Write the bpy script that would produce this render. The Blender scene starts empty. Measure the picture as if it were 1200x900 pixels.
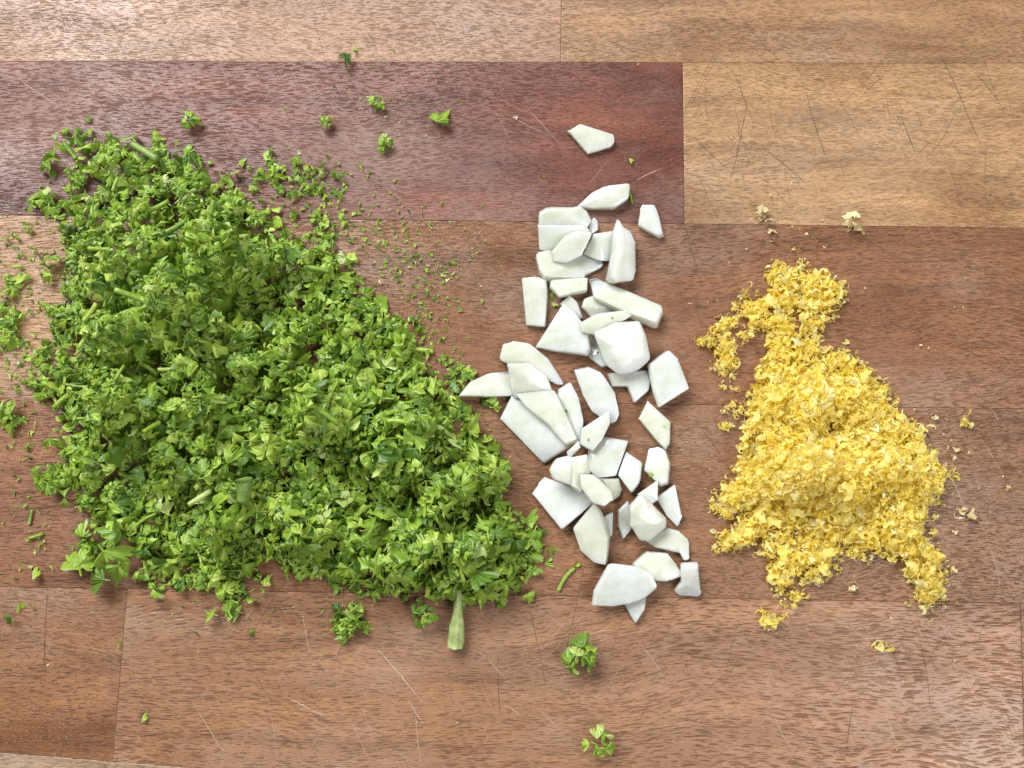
import bpy, math
import numpy as np
from mathutils import Vector, Matrix

# ------------------------------------------------------------------ camera, world, lamps, exposure
S = bpy.context.scene
C = S.collection
TILT = math.radians(6.0)
DIST = 0.30
F = 1200.0                                   # focal length in photo pixels (1200 x 900)
cam_d = bpy.data.cameras.new('camera')
cam_d.sensor_width = 36.0
cam_d.lens = 36.0
cam_d.clip_start = 0.01
cam_d.clip_end = 20.0
cam = bpy.data.objects.new('camera', cam_d)
cam.location = (0, -DIST*math.sin(TILT), DIST*math.cos(TILT))
cam.rotation_euler = (TILT, 0, 0)
C.objects.link(cam)
S.camera = cam

W = bpy.data.worlds.new('World'); S.world = W; W.use_nodes = True
bgn = W.node_tree.nodes['Background']
bgn.inputs[0].default_value = (0.93, 0.95, 1.0, 1); bgn.inputs[1].default_value = 0.085

def area_lamp(name, loc, target, sx, sy, power, col):
    d = bpy.data.lights.new(name, 'AREA'); d.shape = 'RECTANGLE'
    d.size = sx; d.size_y = sy; d.energy = power; d.color = col
    o = bpy.data.objects.new(name, d); C.objects.link(o)
    o.location = loc
    o.rotation_euler = (Vector(target)-Vector(loc)).to_track_quat('-Z', 'Y').to_euler()
    return o
area_lamp('window_light', (-0.62, 0.92, 1.10), (0, 0, 0), 1.1, 0.7, 41.0, (0.95, 0.98, 1.0))
area_lamp('room_light', (0.72, -0.48, 1.12), (0, 0, 0), 0.7, 0.6, 11.0, (0.97, 0.97, 1.0))
S.view_settings.view_transform = 'Standard'
S.view_settings.look = 'None'
S.view_settings.exposure = 0.0
S.view_settings.gamma = 1.0
S.view_settings.use_curve_mapping = False

# ------------------------------------------------------------------ helpers
rng = np.random.default_rng(11)
MM = 0.001
ct, st = math.cos(TILT), math.sin(TILT)
CAM = np.array([0, -DIST*st, DIST*ct])
def at(px, py, z=0.0):
    """photo pixel -> the point of the table at height z"""
    x = (px-600)/F; y = -(py-450)/F
    d = np.array([x, y*ct+st, y*st-ct])
    t = (z-CAM[2])/d[2]
    return CAM+t*d

def link(name, me, mat=None, parent=None):
    o = bpy.data.objects.new(name, me); C.objects.link(o)
    if mat is not None and len(me.materials) == 0: me.materials.append(mat)
    if parent is not None: o.parent = parent
    return o
def tag(o, label=None, cat=None, group=None, kind=None):
    if label: o['label'] = label
    if cat: o['category'] = cat
    if group: o['group'] = group
    if kind: o['kind'] = kind
    return o
def np_mesh(name, V, Q, smooth=True):
    me = bpy.data.meshes.new(name)
    V = np.asarray(V, dtype=np.float32); Q = np.asarray(Q, dtype=np.int32)
    k = Q.shape[1]
    me.vertices.add(len(V)); me.vertices.foreach_set('co', V.ravel())
    me.loops.add(Q.size); me.loops.foreach_set('vertex_index', Q.ravel())
    me.polygons.add(len(Q))
    me.polygons.foreach_set('loop_start', np.arange(0, Q.size, k, dtype=np.int32))
    me.polygons.foreach_set('loop_total', np.full(len(Q), k, dtype=np.int32))
    me.polygons.foreach_set('use_smooth', np.full(len(Q), smooth, dtype=bool))
    me.update(calc_edges=True); me.validate()
    return me
def py_mesh(name, V, Fc, smooth=True):
    me = bpy.data.meshes.new(name)
    me.from_pydata([tuple(v) for v in V], [], [tuple(f) for f in Fc]); me.update()
    for p in me.polygons: p.use_smooth = smooth
    return me
def rot_to(n, spin):
    """matrix whose local z is n, spun about n"""
    n = n/np.linalg.norm(n)
    a = np.array([1.0, 0, 0]) if abs(n[0]) < .8 else np.array([0, 1.0, 0])
    u = np.cross(a, n); u /= np.linalg.norm(u); v = np.cross(n, u)
    c, s = math.cos(spin), math.sin(spin)
    return np.stack([u*c+v*s, -u*s+v*c, n], axis=1)
def rand_normal(tilt):
    a = rng.uniform(0, 2*math.pi); t = abs(rng.normal(0, tilt)); t = min(t, 1.9)
    return np.array([math.sin(t)*math.cos(a), math.sin(t)*math.sin(a), math.cos(t)])
def mat4(R, s, p):
    M = Matrix.Identity(4)
    for i in range(3):
        for j in range(3): M[i][j] = float(R[i, j]*s)
        M[i][3] = float(p[i])
    return M
def inside(P, poly):
    x, y = P[:, 0], P[:, 1]; r = np.zeros(len(P), bool); n = len(poly)
    for i in range(n):
        x1, y1 = poly[i]; x2, y2 = poly[(i+1) % n]
        c = ((y1 > y) != (y2 > y)) & (x < (x2-x1)*(y-y1)/(y2-y1+1e-15)+x1)
        r ^= c
    return r
def edge_dist(P, poly):
    d = np.full(len(P), 1e9); n = len(poly)
    for i in range(n):
        a = np.array(poly[i]); b = np.array(poly[(i+1) % n]); e = b-a
        t = np.clip(((P-a)@e)/(e@e+1e-15), 0, 1)
        d = np.minimum(d, np.linalg.norm(P-(a+t[:, None]*e), axis=1))
    return d

# ------------------------------------------------------------------ materials
def new_mat(name):
    m = bpy.data.materials.new(name); m.use_nodes = True
    nt = m.node_tree; b = nt.nodes['Principled BSDF']
    return m, nt, b
def N(nt, t, **kw):
    n = nt.nodes.new(t)
    for k, v in kw.items(): setattr(n, k, v)
    return n
def L(nt, a, b): nt.links.new(a, b)
def math_n(nt, op, a, b=None, c=None, clamp=False):
    n = N(nt, 'ShaderNodeMath', operation=op, use_clamp=clamp)
    for i, v in enumerate((a, b, c)):
        if v is None: continue
        if isinstance(v, (int, float)): n.inputs[i].default_value = v
        else: L(nt, v, n.inputs[i])
    return n.outputs[0]
def mix_col(nt, f, a, b, blend='MIX'):
    n = N(nt, 'ShaderNodeMix', data_type='RGBA', blend_type=blend)
    for s, v in ((n.inputs[0], f), (n.inputs[6], a), (n.inputs[7], b)):
        if isinstance(v, (int, float)): s.default_value = v
        elif isinstance(v, tuple): s.default_value = v+(1,)
        else: L(nt, v, s)
    return n.outputs[2]
def ramp(nt, f, stops):
    n = N(nt, 'ShaderNodeValToRGB'); cr = n.color_ramp
    while len(cr.elements) < len(stops): cr.elements.new(.5)
    for e, (p, c) in zip(cr.elements, stops):
        e.position = p; e.color = (c if isinstance(c, tuple) else (c, c, c))+(1,)
    L(nt, f, n.inputs[0]); return n.outputs[0]
def noise(nt, vec, scale, detail=3, rough=.55, dist=0.0):
    n = N(nt, 'ShaderNodeTexNoise'); n.inputs['Scale'].default_value = scale
    n.inputs['Detail'].default_value = detail; n.inputs['Roughness'].default_value = rough
    n.inputs['Distortion'].default_value = dist
    L(nt, vec, n.inputs['Vector']); return n.outputs[0]
def mapping(nt, vec, scale=(1, 1, 1), loc=(0, 0, 0), rot=(0, 0, 0)):
    n = N(nt, 'ShaderNodeMapping')
    n.inputs['Scale'].default_value = scale; n.inputs['Location'].default_value = loc; n.inputs['Rotation'].default_value = rot
    L(nt, vec, n.inputs['Vector']); return n.outputs[0]

def wood_material(name='oiled_wood', figure=0.0):
    m, nt, b = new_mat(name)
    tc = N(nt, 'ShaderNodeTexCoord'); oi = N(nt, 'ShaderNodeObjectInfo')
    off = N(nt, 'ShaderNodeVectorMath', operation='MULTIPLY_ADD')
    cb = N(nt, 'ShaderNodeCombineXYZ')
    for i in range(3): L(nt, oi.outputs['Random'], cb.inputs[i])
    L(nt, cb.outputs[0], off.inputs[0]); off.inputs[1].default_value = (7.1, 3.3, 1.7)
    L(nt, tc.outputs['Object'], off.inputs[2])
    vs = N(nt, 'ShaderNodeVectorMath', operation='SCALE'); L(nt, off.outputs[0], vs.inputs[0])
    L(nt, math_n(nt, 'MULTIPLY_ADD', math_n(nt, 'FRACT', math_n(nt, 'MULTIPLY', oi.outputs['Random'], 7.3)), 500, 760), vs.inputs['Scale'])
    mm = vs.outputs[0]                              # millimetres, the grain a little coarser or finer per plank
    # gentle wander of the grain
    w1 = noise(nt, mapping(nt, mm, (.012, .03, .05)), 1.0, 2)
    wv = N(nt, 'ShaderNodeVectorMath', operation='MULTIPLY_ADD')
    cw = N(nt, 'ShaderNodeCombineXYZ'); L(nt, w1, cw.inputs[1])
    L(nt, cw.outputs[0], wv.inputs[0]); wv.inputs[1].default_value = (0, 16, 0); L(nt, mm, wv.inputs[2])
    g = wv.outputs[0]
    broad = noise(nt, mapping(nt, g, (.010, .10, .1)), 1.0, 4, .6, .6)
    band = noise(nt, mapping(nt, g, (.02, .55, .2)), 1.0, 4, .6)
    fib = noise(nt, mapping(nt, g, (.16, 3.2, .5)), 1.0, 3, .6)
    rag = noise(nt, mapping(nt, g, (.5, 2.2, .5)), 1.0, 2)
    szv = noise(nt, mapping(nt, g, (.05, .25, .5)), 1.0, 2)
    def dashes(sc, loc, rad, soft):
        v = N(nt, 'ShaderNodeTexVoronoi', voronoi_dimensions='2D', feature='F1'); v.inputs['Scale'].default_value = 1.0
        L(nt, mapping(nt, g, sc, loc, (0, 0, .035)), v.inputs['Vector'])
        d = math_n(nt, 'MULTIPLY_ADD', rag, .30, math_n(nt, 'ADD', v.outputs['Distance'], -.15))
        d = math_n(nt, 'MULTIPLY_ADD', szv, -.45, math_n(nt, 'ADD', d, .225))
        return ramp(nt, d, [(max(rad-soft, 0), 1.0), (rad+soft, 0.0)])
    pm = dashes((.13, 1.25, 1), (0, 0, 0), .155, .06)
    pm2 = math_n(nt, 'MULTIPLY', dashes((.24, 2.6, 1), (5.3, 2.7, 0), .17, .09), .7)
    pore = math_n(nt, 'MAXIMUM', pm, pm2)
    patch = noise(nt, mapping(nt, mm, (.03, .035, .1)), 1.0, 3, .6)
    pore = math_n(nt, 'MULTIPLY', pore, ramp(nt, patch, [(.3, .45), (.65, 1.0)]))
    # colour
    base = oi.outputs['Color']
    c = mix_col(nt, 1.0, base, ramp(nt, broad, [(.28, (.70, .64, .60)), (.5, (1, 1, 1)), (.72, (1.22, 1.2, 1.16))]), 'MULTIPLY')
    c = mix_col(nt, 1.0, c, ramp(nt, band, [(.3, (.86, .84, .83)), (.7, (1.13, 1.14, 1.14))]), 'MULTIPLY')
    c = mix_col(nt, 1.0, c, ramp(nt, fib, [(.3, (.80, .78, .76)), (.7, (1.2, 1.2, 1.2))]), 'MULTIPLY')
    if figure:
        fg = noise(nt, mapping(nt, g, (.016, .035, .1), (4, 9, 2)), 1.0, 4, .55, 1.6)
        c = mix_col(nt, figure, c, mix_col(nt, 1.0, c, ramp(nt, fg, [(.33, (.52, .44, .46)), (.5, (.95, .95, .95)), (.68, (1.35, 1.40, 1.35))]), 'MULTIPLY'))
    wear_sheen = ramp(nt, noise(nt, mapping(nt, mm, (.016, .03, .1), (8, 1, 5)), 1.0, 5, .65), [(.50, 0.0), (.72, .32)])
    c = mix_col(nt, wear_sheen, c, (.46, .34, .27))         # dry worn patches, the paling also painted in place of window sheen
    dp = noise(nt, mapping(nt, mm, (.02, .025, .1), (2, 6, 3)), 1.0, 3, .55)
    c = mix_col(nt, 1.0, c, ramp(nt, dp, [(.30, (.74, .66, .60)), (.46, (1, 1, 1))]), 'MULTIPLY')   # old damp stains
    dk = mix_col(nt, 1.0, c, (.58, .49, .45), 'MULTIPLY')
    al = math_n(nt, 'MULTIPLY', pore, oi.outputs['Alpha'])
    c = mix_col(nt, al, c, dk)
    # fine random knife marks, three directions
    sc = None
    for k, (ang, th) in enumerate(((1.15, .70), (-.85, .715), (.45, .72))):
        v = mapping(nt, mm, (1, 1, 1), (k*31, k*17, 0), (0, 0, ang))
        s_ = noise(nt, mapping(nt, v, (.028, 2.6, .1)), 1.0, 0.0)
        r_ = ramp(nt, s_, [(th, 0.0), (th+.03, 1.0)])
        sc = r_ if sc is None else math_n(nt, 'MAXIMUM', sc, r_)
    c = mix_col(nt, math_n(nt, 'MULTIPLY', sc, .18), c, mix_col(nt, 1.0, c, (1.5, 1.5, 1.5), 'MULTIPLY'))
    L(nt, c, b.inputs['Base Color'])
    ro = math_n(nt, 'MULTIPLY_ADD', ramp(nt, noise(nt, mapping(nt, mm, (.014, .022, .1)), 1.0, 4, .6), [(.35, 0.0), (.65, 1.0)]), .26, .24)
    ro = math_n(nt, 'MULTIPLY_ADD', pore, .2, ro, True)
    L(nt, ro, b.inputs['Roughness']); b.inputs['Specular IOR Level'].default_value = .62
    h = math_n(nt, 'MULTIPLY_ADD', fib, .35, math_n(nt, 'MULTIPLY', pore, -.9))
    h = math_n(nt, 'MULTIPLY_ADD', sc, -.25, h)
    bp = N(nt, 'ShaderNodeBump'); bp.inputs['Strength'].default_value = .9; bp.inputs['Distance'].default_value = .00030
    L(nt, h, bp.inputs['Height']); L(nt, bp.outputs[0], b.inputs['Normal'])
    return m

def id_random(nt):
    """a random number per thing, also inside joined heaps"""
    g = N(nt, 'ShaderNodeNewGeometry'); oi = N(nt, 'ShaderNodeObjectInfo')
    return math_n(nt, 'FRACT', math_n(nt, 'ADD', g.outputs['Random Per Island'], oi.outputs['Random']))

def leaf_material(name, stops, rough=.42, trans=.3, lo=(.70, .76, .6), hi=(1.3, 1.22, 1.25)):
    m, nt, b = new_mat(name)
    r = id_random(nt)
    c = ramp(nt, r, stops)
    tc = N(nt, 'ShaderNodeNewGeometry')
    n1 = noise(nt, mapping(nt, tc.outputs['Position'], (1000, 1000, 1000)), .55, 3)
    c = mix_col(nt, 1.0, c, ramp(nt, n1, [(.3, lo), (.7, hi)]), 'MULTIPLY')
    L(nt, c, b.inputs['Base Color'])
    b.inputs['Roughness'].default_value = rough; b.inputs['Specular IOR Level'].default_value = .55
    tr = N(nt, 'ShaderNodeBsdfTranslucent'); L(nt, mix_col(nt, 1.0, c, (1.25, 1.2, .6), 'MULTIPLY'), tr.inputs[0])
    mx = N(nt, 'ShaderNodeMixShader'); mx.inputs[0].default_value = trans
    L(nt, b.outputs[0], mx.inputs[1]); L(nt, tr.outputs[0], mx.inputs[2])
    L(nt, mx.outputs[0], nt.nodes['Material Output'].inputs['Surface'])
    n2 = noise(nt, mapping(nt, tc.outputs['Position'], (1000, 1000, 1000)), 2.2, 2)
    bp = N(nt, 'ShaderNodeBump'); bp.inputs['Strength'].default_value = .6; bp.inputs['Distance'].default_value = .00025
    L(nt, n2, bp.inputs['Height']); L(nt, bp.outputs[0], b.inputs['Normal'])
    return m

def garlic_material():
    m, nt, b = new_mat('raw_garlic')
    oi = N(nt, 'ShaderNodeObjectInfo'); tc = N(nt, 'ShaderNodeTexCoord')
    p = mapping(nt, tc.outputs['Object'], (1000, 1000, 1000))
    n1 = noise(nt, p, .18, 3); n2 = noise(nt, mapping(nt, p, (.25, 1.6, 1)), .8, 3)
    c = mix_col(nt, ramp(nt, oi.outputs['Random'], [(0, 0.0), (1, 1.0)]), (.87, .885, .875), (.85, .85, .74))
    c = mix_col(nt, 1.0, c, ramp(nt, n1, [(.3, (.84, .86, .74)), (.65, (1.04, 1.04, 1.04))]), 'MULTIPLY')
    L(nt, c, b.inputs['Base Color'])
    b.inputs['Subsurface Weight'].default_value = .85
    b.inputs['Subsurface Radius'].default_value = (1.0, .92, .72)
    b.inputs['Subsurface Scale'].default_value = .0028
    b.inputs['Roughness'].default_value = .22
    b.inputs['Coat Weight'].default_value = .5; b.inputs['Coat Roughness'].default_value = .10
    b.inputs['Transmission Weight'].default_value = .22; b.inputs['IOR'].default_value = 1.38
    bp = N(nt, 'ShaderNodeBump'); bp.inputs['Strength'].default_value = .3; bp.inputs['Distance'].default_value = .0004
    L(nt, math_n(nt, 'MULTIPLY_ADD', n2, .35, noise(nt, p, .6, 3)), bp.inputs['Height']); L(nt, bp.outputs[0], b.inputs['Normal'])
    return m

def plain(name, col, rough=.6, var=.25):
    m, nt, b = new_mat(name)
    tc = N(nt, 'ShaderNodeNewGeometry')
    n1 = noise(nt, mapping(nt, tc.outputs['Position'], (1000, 1000, 1000)), .9, 3)
    L(nt, mix_col(nt, 1.0, col, ramp(nt, n1, [(.3, (1-var,)*3), (.7, (1+var,)*3)]), 'MULTIPLY'), b.inputs['Base Color'])
    b.inputs['Roughness'].default_value = rough
    return m

WOOD = wood_material()
RED_WOOD = wood_material('red_wood', .6)
GREEN = leaf_material('parsley_leaf', [(0, (.080, .17, .022)), (.10, (.155, .275, .032)), (.4, (.265, .41, .046)), (.75, (.36, .51, .064)), (.95, (.47, .60, .11)), (1, (.56, .66, .25))], .29, .17, (.80, .83, .74), (1.18, 1.16, 1.16))
STEM = leaf_material('parsley_stem', [(0, (.20, .33, .07)), (.5, (.34, .45, .12)), (1, (.45, .52, .22))], .35, .15)
ZEST = leaf_material('lemon_zest', [(0, (.92, .76, .15)), (.10, (.93, .82, .23)), (.5, (.93, .85, .30)), (.85, (.94, .87, .39)), (1, (.94, .92, .68))], .42, .46, (.96, .95, .90), (1.03, 1.03, 1.08))
PITH = leaf_material('dry_zest', [(0, (.66, .50, .22)), (.5, (.78, .65, .36)), (1, (.86, .78, .52))], .55, .25, (.9, .9, .85), (1.08, 1.08, 1.1))
GARLIC = garlic_material()
CUT_DARK = plain('dark_cut', (.10, .050, .030), .6)
CUT_PALE = plain('pale_cut', (.52, .40, .32), .6)
GLUE = plain('glue_line', (.06, .03, .02), .7)

# ------------------------------------------------------------------ the cutting board
board = bpy.data.objects.new('cutting_board', None); C.objects.link(board)
board.location = (0, 0, -.03)
tag(board, 'oiled chopping board of glued brown planks under all the chopped food', 'cutting board')
XE = .26
def line(p, q):
    a = at(*p)[:2]; b = at(*q)[:2]; return a, b-a
def cross(l1, l2):
    A = np.array([l1[1], -l2[1]]).T; t = np.linalg.solve(A, l2[0]-l1[0]); return l1[0]+t[0]*l1[1]
rows = [line((0, -120), (1200, -122)), line((0, 72), (1200, 74)), line((0, 252), (1200, 267)), line((0, 463), (1200, 479)),
        line((0, 688), (1200, 707)), line((0, 882), (190, 897)), line((0, 1100), (1200, 1115))]
LEFT = (np.array([-XE, 0.]), np.array([0., 1.])); RIGHT = (np.array([XE, 0.]), np.array([0., 1.]))
joints = [[line((658, 0), (657, 71))], [line((800, 71), (802, 256))], [line((215, 260), (210, 460))], [line((432, 470), (428, 690))],
          [line((149, 690), (132, 890)), line((1196, 706), (1199, 820))], [line((420, 890), (415, 1000))]]
cols = [[(.39, .225, .140, .5), (.37, .208, .104, .5)],
        [(.168, .058, .036, .4), (.43, .252, .122, .45)],
        [(.38, .210, .102, .7), (.250, .112, .051, .85)],
        [(.26, .116, .056, .75), (.255, .120, .055, .7)],
        [(.29, .140, .068, .9), (.325, .166, .084, 1.0), (.30, .152, .082, .9)],
        [(.46, .31, .20, .7), (.40, .25, .145, .8)]]
def plank(corners, col, mat):
    P = np.array(corners); c = P.mean(0)
    # counter-clockwise from above
    ang = np.arctan2(P[:, 1]-c[1], P[:, 0]-c[0]); P = P[np.argsort(ang)]
    Vv = []; rings = [(0.00003, -.030), (0.00003, -.0003), (.00006, -.00007), (.00014, -.00003), (.0004, 0.0)]
    n = 4
    for ins, z in rings:
        for i in range(n):
            a, b_, d = P[i-1], P[i], P[(i+1) % n]
            e1 = (b_-a)/np.linalg.norm(b_-a); e2 = (d-b_)/np.linalg.norm(d-b_)
            n1 = np.array([-e1[1], e1[0]]); n2 = np.array([-e2[1], e2[0]])
            q = b_+ins*(n1+n2)/(1+n1@n2)
            Vv.append((q[0]-c[0], q[1]-c[1], z))
    Fc = []
    for r in range(len(rings)-1):
        for i in range(n): Fc.append((r*n+i, r*n+(i+1) % n, (r+1)*n+(i+1) % n, (r+1)*n+i))
    Fc.append(tuple(range((len(rings)-1)*n, len(rings)*n))); Fc.append(tuple(range(n-1, -1, -1)))
    o = link('plank', py_mesh('plank', Vv, Fc, False), mat, board)
    o.location = (c[0], c[1], .03); o.color = col
    return o
for r in range(6):
    js = [LEFT]+joints[r]+[RIGHT]
    for k in range(len(js)-1):
        plank([cross(rows[r], js[k]), cross(rows[r], js[k+1]), cross(rows[r+1], js[k+1]), cross(rows[r+1], js[k])], cols[r][k], RED_WOOD if (r, k) == (1, 0) else WOOD)
# glue that shows in the joints, a thin core below the plank tops
gy0 = max(cross(rows[6], LEFT)[1], cross(rows[6], RIGHT)[1]); gy1 = min(cross(rows[0], LEFT)[1], cross(rows[0], RIGHT)[1])
def box_mesh(name, x0, x1, y0, y1, z0, z1):
    V = [(x, y, z) for z in (z0, z1) for x, y in ((x0, y0), (x1, y0), (x1, y1), (x0, y1))]
    return py_mesh(name, V, [(3, 2, 1, 0), (4, 5, 6, 7), (0, 1, 5, 4), (1, 2, 6, 5), (2, 3, 7, 6), (3, 0, 4, 7)], False)
gl = link('glue_joint', box_mesh('glue_joint', -XE+.004, XE-.004, gy0+.004, gy1-.004, .001, .0296), GLUE, board)

marks = [((442, 760), (495, 823), 1, .30), ((477, 817), (497, 848), 1, .22), ((335, 815), (388, 842), 1, .22), ((14, 14), (52, 41), 1, .2), ((64, 0), (77, 42), 1, .22),
         ((104, 0), (142, 17), 1, .25), ((590, 826), (610, 840), 1, .2), ((745, 212), (776, 196), 1, .2), ((1040, 845), (1052, 872), 1, .18),
         ((877, 112), (854, 216), 0, .25), ((861, 88), (886, 152), 0, .22), ((884, 166), (946, 216), 0, .25), ((813, 160), (859, 206), 0, .22),
         ((944, 108), (969, 187), 0, .25), ((1054, 132), (1071, 178), 0, .25), ((1100, 60), (1150, 172), 0, .25), ((618, 690), (641, 802), 0, .2),
         ((814, 492), (860, 560), 0, .25), ((1083, 498), (1112, 562), 0, .35), ((57, 690), (55, 800), 0, .3), ((504, 18), (521, 56), 0, .22),
         ((803, 262), (822, 330), 0, .22), ((690, 640), (655, 790), 0, .16), ((300, 790), (322, 826), 0, .16), ((1075, 740), (1090, 830), 0, .16), ((330, 20), (352, 62), 1, .15),
         ((230, 830), (262, 880), 1, .16), ((905, 835), (930, 880), 1, .15), ((1000, 820), (990, 880), 0, .15), ((120, 90), (165, 130), 1, .15), ((860, 10), (905, 62), 0, .15)]
for x0, x1, y0, y1, n, ang, pale in ((815, 1190, 85, 250, 34, 1.25, 0), (815, 1190, 85, 250, 16, 2.3, 0), (820, 1190, 290, 460, 14, 1.2, 0), (300, 1180, 720, 880, 22, 1.0, 1), (300, 1180, 720, 880, 14, 1.9, 0),
                                     (10, 780, 5, 160, 18, .8, 1), (430, 620, 280, 640, 12, 1.3, 0), (1020, 1190, 480, 700, 14, 1.1, 1), (10, 640, 3, 66, 10, 1.2, 0)):
    for k in range(n):
        x = rng.uniform(x0, x1); y = rng.uniform(y0, y1); a_ = ang+rng.normal(0, .25); ln = rng.uniform(8, 42)
        dx, dy = math.cos(a_)*ln, math.sin(a_)*ln
        marks.append(((x-dx, y-dy), (x+dx, y+dy), pale, rng.uniform(.06, .15)))
for p, q, pale, w in marks:
    a, b_ = at(*p)[:2], at(*q)[:2]; e = b_-a; ln = np.linalg.norm(e); e = e/ln; nn = np.array([-e[1], e[0]])
    n = max(6, int(ln/.0012)); Vv = []; off = np.cumsum(rng.normal(0, .00005, n+1))
    bow = rng.normal(0, .0004)
    for i in range(n+1):
        t = i/n; ww = w*MM*.5*(math.sin(math.pi*min(max(t, .02), .98))**.5)*rng.uniform(.5, 1.2)
        c = a+e*ln*t+nn*(off[i]+bow*math.sin(math.pi*t))
        for s_, z in ((-1, .00002), (0, .00006), (1, .00002)): Vv.append((*(c+nn*ww*s_), z+.03))
    Fc = []
    for i in range(n):
        for s_ in range(2): Fc.append((i*3+s_, (i+1)*3+s_, (i+1)*3+s_+1, i*3+s_+1))
    link('knife_mark', py_mesh('knife_mark', Vv, Fc), CUT_PALE if pale else CUT_DARK, board)

# ------------------------------------------------------------------ garlic
GX0, GY0, GRES = -.03, -.09, .0005
GN = (200, 340)
hf = np.zeros(GN)                                  # height of what already lies on the board
gx = GX0+np.arange(GN[0])*GRES; gy = GY0+np.arange(GN[1])*GRES
GXX, GYY = np.meshgrid(gx, gy, indexing='ij'); GP = np.stack([GXX.ravel(), GYY.ravel()], 1)
def height_at(x, y):
    i = int(round((x-GX0)/GRES)); j = int(round((y-GY0)/GRES))
    return hf[min(max(i, 0), GN[0]-1), min(max(j, 0), GN[1]-1)]
def smooth_outline(P, rnd, n_sub=4):
    """round the corners of an outline a little and add points along it"""
    out = []; n = len(P)
    for i in range(n):
        a, b_, d = P[i-1], P[i], P[(i+1) % n]
        r1 = min(rnd, .45*np.linalg.norm(b_-a)); r2 = min(rnd, .45*np.linalg.norm(d-b_))
        p0 = b_+(a-b_)/np.linalg.norm(a-b_)*r1; p2 = b_+(d-b_)/np.linalg.norm(d-b_)*r2
        for t in np.linspace(0, 1, n_sub): out.append((1-t)**2*p0+2*t*(1-t)*b_+t*t*p2)
    return np.array(out)
def rest_plane(poly, cen):
    """lowest stable plane over what lies below: z = a + b*x + c*y about the centre"""
    m = inside(GP, poly); idx = np.where(m)[0]
    if len(idx) < 8: return np.array([0., 0., 0.])
    P = GP[idx]-cen; Hh = hf.ravel()[idx]
    if Hh.max() < 1e-6: return np.array([0., 0., 0.])
    # thin out: keep the highest point per sector and radius
    ang = np.arctan2(P[:, 1], P[:, 0]); rad = np.linalg.norm(P, axis=1); rad /= rad.max()+1e-9
    key = ((ang+math.pi)/(2*math.pi)*12).astype(int).clip(0, 11)*4+(rad*4).astype(int).clip(0, 3)
    keep = []
    for k in np.unique(key):
        w = np.where(key == k)[0]; keep.append(w[np.argmax(Hh[w]+rad[w]*1e-6)])
    keep = np.array(keep); Pk = P[keep]; Hk = Hh[keep]
    best = np.array([Hk.max(), 0., 0.]); n = len(keep)
    ii, jj, kk = [v.ravel() for v in np.meshgrid(range(n), range(n), range(n), indexing='ij')]
    s_ = (ii < jj) & (jj < kk); ii, jj, kk = ii[s_], jj[s_], kk[s_]
    A = np.stack([np.stack([np.ones(len(q)), Pk[q, 0], Pk[q, 1]], 1) for q in (ii, jj, kk)], 1)
    Bv = np.stack([Hk[ii], Hk[jj], Hk[kk]], 1)
    ok = np.abs(np.linalg.det(A)) > 2e-6; A, Bv = A[ok], Bv[ok]
    if len(A):
        X = np.linalg.solve(A, Bv[:, :, None])[:, :, 0]
        full = np.concatenate([np.ones((n, 1)), Pk], 1)
        good = (X@full.T >= Hk-.00025).all(1) & (np.hypot(X[:, 1], X[:, 2]) < .55)
        if good.any():
            X = X[good]; best = X[np.argmin(X[:, 0])]
    return best
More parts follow.
